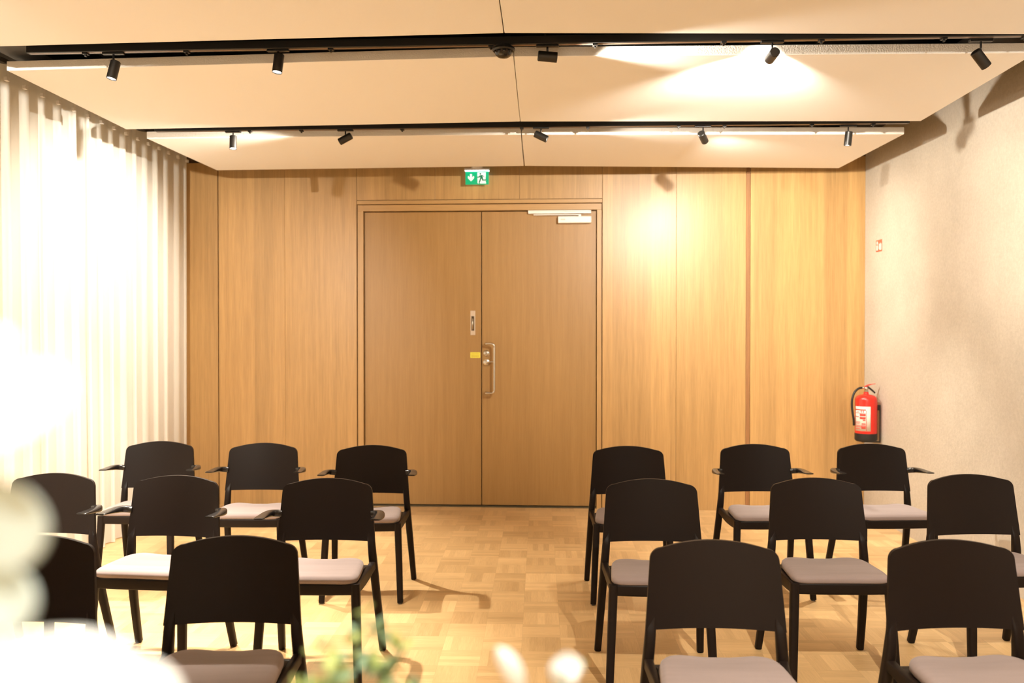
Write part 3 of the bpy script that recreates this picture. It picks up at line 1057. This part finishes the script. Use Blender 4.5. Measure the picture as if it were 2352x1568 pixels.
plain_chair = make_chair('side_chair', False)
arm_chair = make_chair('armchair', True)
CHAIRS = [
 ('L1a', 1, -2.351, 4.890, 0.043, 'black armchair in the back row beside the white curtain'),
 ('L1b', 1, -1.714, 4.845, 0.030, 'black armchair in the middle of the left back row, before the oak wall'),
 ('L1c', 1, -1.059, 4.783, 0.053, 'black armchair in the left back row at the aisle, before the left door leaf'),
 ('L2a', 1, -2.319, 3.731, -0.037, 'black armchair in the left middle row, half behind the blurred white flowers'),
 ('L2b', 1, -1.732, 3.700, -0.054, 'black armchair with sunlit white-looking seat, middle of the left middle row'),
 ('L2c', 1, -1.019, 3.666, 0.028, 'black armchair with brightly lit seat, left middle row at the aisle'),
 ('L3a', 0, -1.666, 2.541, 0.055, 'black armless chair at lower left, mostly hidden behind blurred white flowers'),
 ('L3b', 0, -1.019, 2.571, 0.063, 'large black armless chair with shaded seat, left front row at the aisle'),
 ('R1a', 0, 0.394, 4.824, -0.002, 'black armless chair in the right back row at the aisle, beside the door frame'),
 ('R1b', 1, 1.142, 4.948, 0.069, 'black armchair in the right back row, second from the aisle before oak panels'),
 ('R1c', 1, 1.823, 5.003, 0.094, 'black armchair in the back row right below the fire extinguisher'),
 ('R2a', 0, 0.411, 3.721, 0.013, 'black armless chair in the right middle row at the aisle, with mauve seat'),
 ('R2b', 0, 1.147, 3.789, 0.034, 'black armless chair with full mauve seat showing, middle of the right middle row'),
 ('R2c', 0, 1.890, 3.926, 0.116, 'black armless chair in the right middle row, close against the grey wall'),
 ('R3a', 0, 0.486, 2.597, 0.008, 'large black armless chair in the right front row at the aisle, pale seat'),
 ('R3b', 0, 1.237, 2.640, 0.095, 'large black armless chair at the lower right corner, front row'),
]
used = set()
for key, arms, x, y, rz, lab in CHAIRS:
    src = arm_chair if arms else plain_chair
    if arms in used:
        c = clone_tree(src)
    else:
        c = src
        used.add(arms)
    c.location = (x, y, 0)
    c.rotation_euler = (0, 0, rz)
    tag(c, lab, 'chair', 'chairs set out in rows')

# ------------------------------------------------------------------ bouquet on a table by the camera
tbl = thing('side_table', 'small round table below the frame carrying the bouquet', 'table', (-0.20, 0.52, 0.0))
bm = bmesh.new()
lathe(bm, [(0.0, 0.735), (0.215, 0.735), (0.225, 0.742), (0.225, 0.752), (0.215, 0.76), (0.0, 0.76)], 40)
autosmooth(link('tabletop', bm, M_front, tbl))
bm = bmesh.new()
lathe(bm, [(0.0, 0.0), (0.16, 0.0), (0.16, 0.012), (0.02, 0.03), (0.02, 0.735), (0.0, 0.735)], 32)
autosmooth(link('pedestal', bm, M_chair, tbl))
vz = thing('vase', 'white ceramic vase on the round table below the frame', 'vase', (-0.20, 0.52, 0.76))
bm = bmesh.new()
lathe(bm, [(0.0, 0.0), (0.05, 0.0), (0.075, 0.05), (0.075, 0.12), (0.045, 0.19), (0.040, 0.22), (0.048, 0.24), (0.044, 0.24), (0.036, 0.22), (0.040, 0.19), (0.068, 0.12), (0.068, 0.05), (0.0, 0.012)], 36)
autosmooth(link('body', bm, M_ceramic, vz), 60)
MOUTH = Vector((-0.20, 0.52, 0.985))

def petal_bm(L, W, cup, M, n=10, m_=8, t=0.0006):
    bm = bmesh.new()
    top, bot = [], []
    for i in range(n + 1):
        u = i / n
        wv = W * math.sin(PI * min(1, (0.10 + 0.90 * u))) ** 0.6 if u < 1 else 0.06 * W
        wv = max(wv, 0.06 * W)
        ra, rb = [], []
        for j in range(m_ + 1):
            s = j / m_ * 2 - 1
            x = s * wv / 2
            y = u * L
            z = cup * (u * u) * L + 0.35 * abs(s) ** 2 * W * (0.5 - 0.3 * u) + 0.02 * L * math.sin(3 * s + 4 * u)
            ra.append(bm.verts.new(M @ Vector((x, y, z + t)))); rb.append(bm.verts.new(M @ Vector((x, y, z - t))))
        top.append(ra); bot.append(rb)
    for i in range(n):
        for j in range(m_):
            bm.faces.new((top[i][j], top[i][j + 1], top[i + 1][j + 1], top[i + 1][j]))
            bm.faces.new((bot[i][j], bot[i + 1][j], bot[i + 1][j + 1], bot[i][j + 1]))
    for i in range(n):
        bm.faces.new((top[i][0], top[i + 1][0], bot[i + 1][0], bot[i][0]))
        bm.faces.new((top[i][m_], bot[i][m_], bot[i + 1][m_], top[i + 1][m_]))
    for j in range(m_):
        bm.faces.new((top[0][j], bot[0][j], bot[0][j + 1], top[0][j + 1]))
        bm.faces.new((top[n][j], top[n][j + 1], bot[n][j + 1], bot[n][j]))
    return bm

def flower(label, c, face, R, layers, mat, rs, via=()):
    """c: centre, face: direction it opens to."""
    r = random.Random(rs)
    c = Vector(c)
    f = thing('white_flower', label, 'flower', MOUTH, 0, 'white flowers of the bouquet')
    cl_ = c - MOUTH
    q = Vector(face).normalized().to_track_quat('Z', 'Y')
    base = Matrix.Translation(cl_) @ q.to_matrix().to_4x4()
    for li, (cnt, scale, lift) in enumerate(layers):
        for k in range(cnt):
            a = 2 * PI * (k + 0.5 * li) / cnt + r.uniform(-0.15, 0.15)
            M = base @ Matrix.Rotation(a, 4, 'Z') @ Matrix.Rotation(lift + r.uniform(-0.12, 0.12), 4, 'X')
            link('petal', petal_bm(R * scale, R * scale * 1.15, 0.25, M), mat, f, True)
    bm = bmesh.new()
    lathe(bm, [(0.0, -0.004), (R * 0.16, 0.0), (R * 0.18, R * 0.12), (R * 0.08, R * 0.2), (0.0, R * 0.22)], 14, base)
    link('centre', bm, M_leafa, f, True)
    bm = bmesh.new()
    back = cl_ - Vector(face).normalized() * R * 0.25
    ang = rs * 1.1
    jx, jy = 0.018 * math.cos(ang), 0.018 * math.sin(ang)
    pts = [(jx * 1.5, jy * 1.5, -0.10), (jx, jy, 0.03)] + [tuple(Vector(v) - MOUTH) for v in via] + [tuple(back), tuple(cl_)]
    tube(bm, smooth_path(pts, 5), 0.0022, 8)
    link('stem', bm, M_stem, f, True)
    return f

def atpx(x, y, d):
    """metres from the camera along a view direction given as tangents"""
    fw = Vector((-math.sin(YAW), math.cos(YAW), -0.01275)); rt = Vector((math.cos(YAW), math.sin(YAW), 0)); up = rt.cross(fw)
    return Vector((0, 0, 1.45)) + (fw + rt * x + up * y) * d

def disc_leaf_bm(M, R, cup, n=28, rings=6, t=0.0005):
    """Round, slightly cupped leaf with a faint midrib, hung from its rim."""
    bm = bmesh.new()
    def layer(dz):
        c = bm.verts.new(M @ Vector((0, 0, dz)))
        out = []
        for k in range(1, rings + 1):
            r = R * k / rings
            ring = []
            for i in range(n):
                a = 2 * PI * i / n
                rr = r * (1 + 0.05 * math.cos(2 * a) + 0.03 * math.cos(3 * a + 1))
                x, y = rr * math.cos(a), rr * math.sin(a)
                z = cup * (x * x * 1.4 + y * y * 0.6) / R + 0.10 * abs(x) * (1 if k < rings else 0.9) + dz
                ring.append(bm.verts.new(M @ Vector((x, y, z))))
            out.append(ring)
        return c, out
    c1, A = layer(t); c2, B = layer(-t)
    for c, L, rev in ((c1, A, False), (c2, B, True)):
        for i in range(n):
            j = (i + 1) % n
            f = [c, L[0][i], L[0][j]]
            bm.faces.new(f[::-1] if rev else f)
            for k in range(rings - 1):
                f = [L[k][i], L[k + 1][i], L[k + 1][j], L[k][j]]
                bm.faces.new(f[::-1] if rev else f)
    for i in range(n):
        j = (i + 1) % n
        bm.faces.new((A[-1][i], B[-1][i], B[-1][j], A[-1][j]))
    return bm

# a branch of round pale leaves leaning in from the left, very near the lens
br = thing('eucalyptus_branch', 'blurred branch of round pale leaves filling the lower left edge', 'branch', MOUTH)
spine = smooth_path([tuple(Vector(v) - MOUTH) for v in ((-0.190, 0.52, 0.86), (-0.205, 0.50, 1.02), (-0.255, 0.40, 1.20), (-0.262, 0.33, 1.30), (-0.250, 0.31, 1.38), (-0.244, 0.31, 1.43))], 6)
bm = bmesh.new()
tube(bm, spine, 0.0020, 8)
link('stem', bm, M_stem, br, True)
LEAVES = [  # centre, normal, radius, cup, material
    ((-0.200, 0.300, 1.421), (0.15, -0.62, 0.78), 0.0250, 0.16, M_petal),
    ((-0.212, 0.305, 1.443), (0.30, -0.50, 0.70), 0.0130, 0.16, M_petal),
    ((-0.204, 0.305, 1.3785), (0.25, -0.95, 0.06), 0.0180, 0.12, M_petalg),
    ((-0.205, 0.310, 1.3500), (0.10, -0.85, 0.20), 0.0130, 0.12, M_petalg),
    ((-0.184, 0.305, 1.3135), (0.20, -0.62, 0.76), 0.0300, 0.14, M_petal),
    ((-0.163, 0.315, 1.3085), (0.35, -0.66, 0.60), 0.0200, 0.16, M_petal),
    ((-0.215, 0.310, 1.324), (-0.2, -0.72, 0.60), 0.0200, 0.16, M_petal)]
for c, nrm, Rr, cup, mt in LEAVES:
    c = Vector(c)
    q = Vector(nrm).normalized().to_track_quat('Z', 'Y')
    M = Matrix.Translation(c - MOUTH) @ q.to_matrix().to_4x4()
    lf = link('leaf', disc_leaf_bm(M, Rr, cup), mt, br, True)
    a = c - MOUTH
    b = min((Vector(p) for p in spine), key=lambda p: (p - a).length + 0.6 * max(0, p.z - a.z + 0.01))
    bm = bmesh.new()
    tube(bm, smooth_path([tuple(b), tuple(b.lerp(a, 0.5) + Vector((0, 0.004, -0.002))), tuple(a + Vector(nrm).normalized() * -0.001)], 4), 0.0008, 6)
    link('leaf_stalk', bm, M_stem, lf, True)

def sprig(name, label, top, mats, nleaf, size, spread, rs, cat='sprig'):
    r = random.Random(rs)
    s = thing(name, label, cat, MOUTH)
    t = Vector(top) - MOUTH
    stem = smooth_path([(0, 0, -0.10), (0.3 * t.x, 0.3 * t.y, 0.4 * t.z), tuple(t)], 8)
    bm = bmesh.new()
    tube(bm, stem, 0.0014, 6)
    anchors = []
    for k in range(nleaf // 4):
        a = Vector(stem[len(stem) // 2 + r.randrange(len(stem) // 2)])
        b = a + Vector((r.uniform(-1, 1) * spread, r.uniform(-0.5, 0.5) * spread, r.uniform(0.05, 1) * spread * 0.62))
        tube(bm, smooth_path([tuple(a), tuple(a.lerp(b, 0.5) + Vector((0, 0, 0.006))), tuple(b)], 4), 0.0008, 5)
        anchors.append((a, b))
    link('stem', bm, M_stem, s, True)
    n = 0
    for a, b in anchors:
        for q_ in range(4):
            p = a.lerp(b, 0.35 + 0.22 * q_)
            M = Matrix.Translation(p) @ Euler((r.uniform(-0.4, 1.2), r.uniform(-0.5, 0.5), r.uniform(0, 2 * PI))).to_matrix().to_4x4()
            link('leaf', petal_bm(size * r.uniform(0.8, 1.2), size * 0.62, 0.15, M, 5, 4, 0.0003), mats[n % len(mats)], s, True)
            n += 1
    return s
sprig('myrtle_sprig', 'blurred blue-green leafy sprig at the bottom, before the left aisle chair', atpx(-0.118, -0.338, 0.70), [M_leafb, M_leafb, M_leafa], 96, 0.015, 0.050, 5)
sprig('boxwood_sprig', 'blurred yellow-green leafy sprig at the bottom, lower left of the bluish one', atpx(-0.190, -0.358, 0.62), [M_leafa, M_leafa, M_leafb], 84, 0.014, 0.036, 8)
flower('small white two-lobed blossom at the bottom edge, right of the slender bud', atpx(0.061, -0.391, 0.60), (0.15, -0.5, 0.85), 0.021, [(3, 1.0, 0.85)], M_petal, 11)
# slender bud beside it
bd = thing('flower_bud', 'slender cream bud leaning left at the bottom edge, under the aisle', 'flower', MOUTH)
tipp, mid, low = atpx(-0.016, -0.352, 0.60) - MOUTH, atpx(-0.002, -0.372, 0.60) - MOUTH, atpx(0.012, -0.400, 0.60) - MOUTH
bm = bmesh.new()
sweep(bm, smooth_path([(*low, 0.006, 0.006), (*(low.lerp(mid, 0.5)), 0.013, 0.011), (*mid, 0.0145, 0.012), (*(mid.lerp(tipp, 0.6)), 0.011, 0.009), (*tipp, 0.003, 0.003)], 5), (0, 1, 0), 14, 2.0)
link('petals', bm, M_petal, bd, True)
bm = bmesh.new()
tube(bm, smooth_path([(0.020, -0.010, -0.10), (0.024, -0.008, 0.03), (0.5 * low.x, 0.4 * low.y, 0.55 * low.z), tuple(low)], 6), 0.0015, 8)
link('stem', bm, M_stem, bd, True)
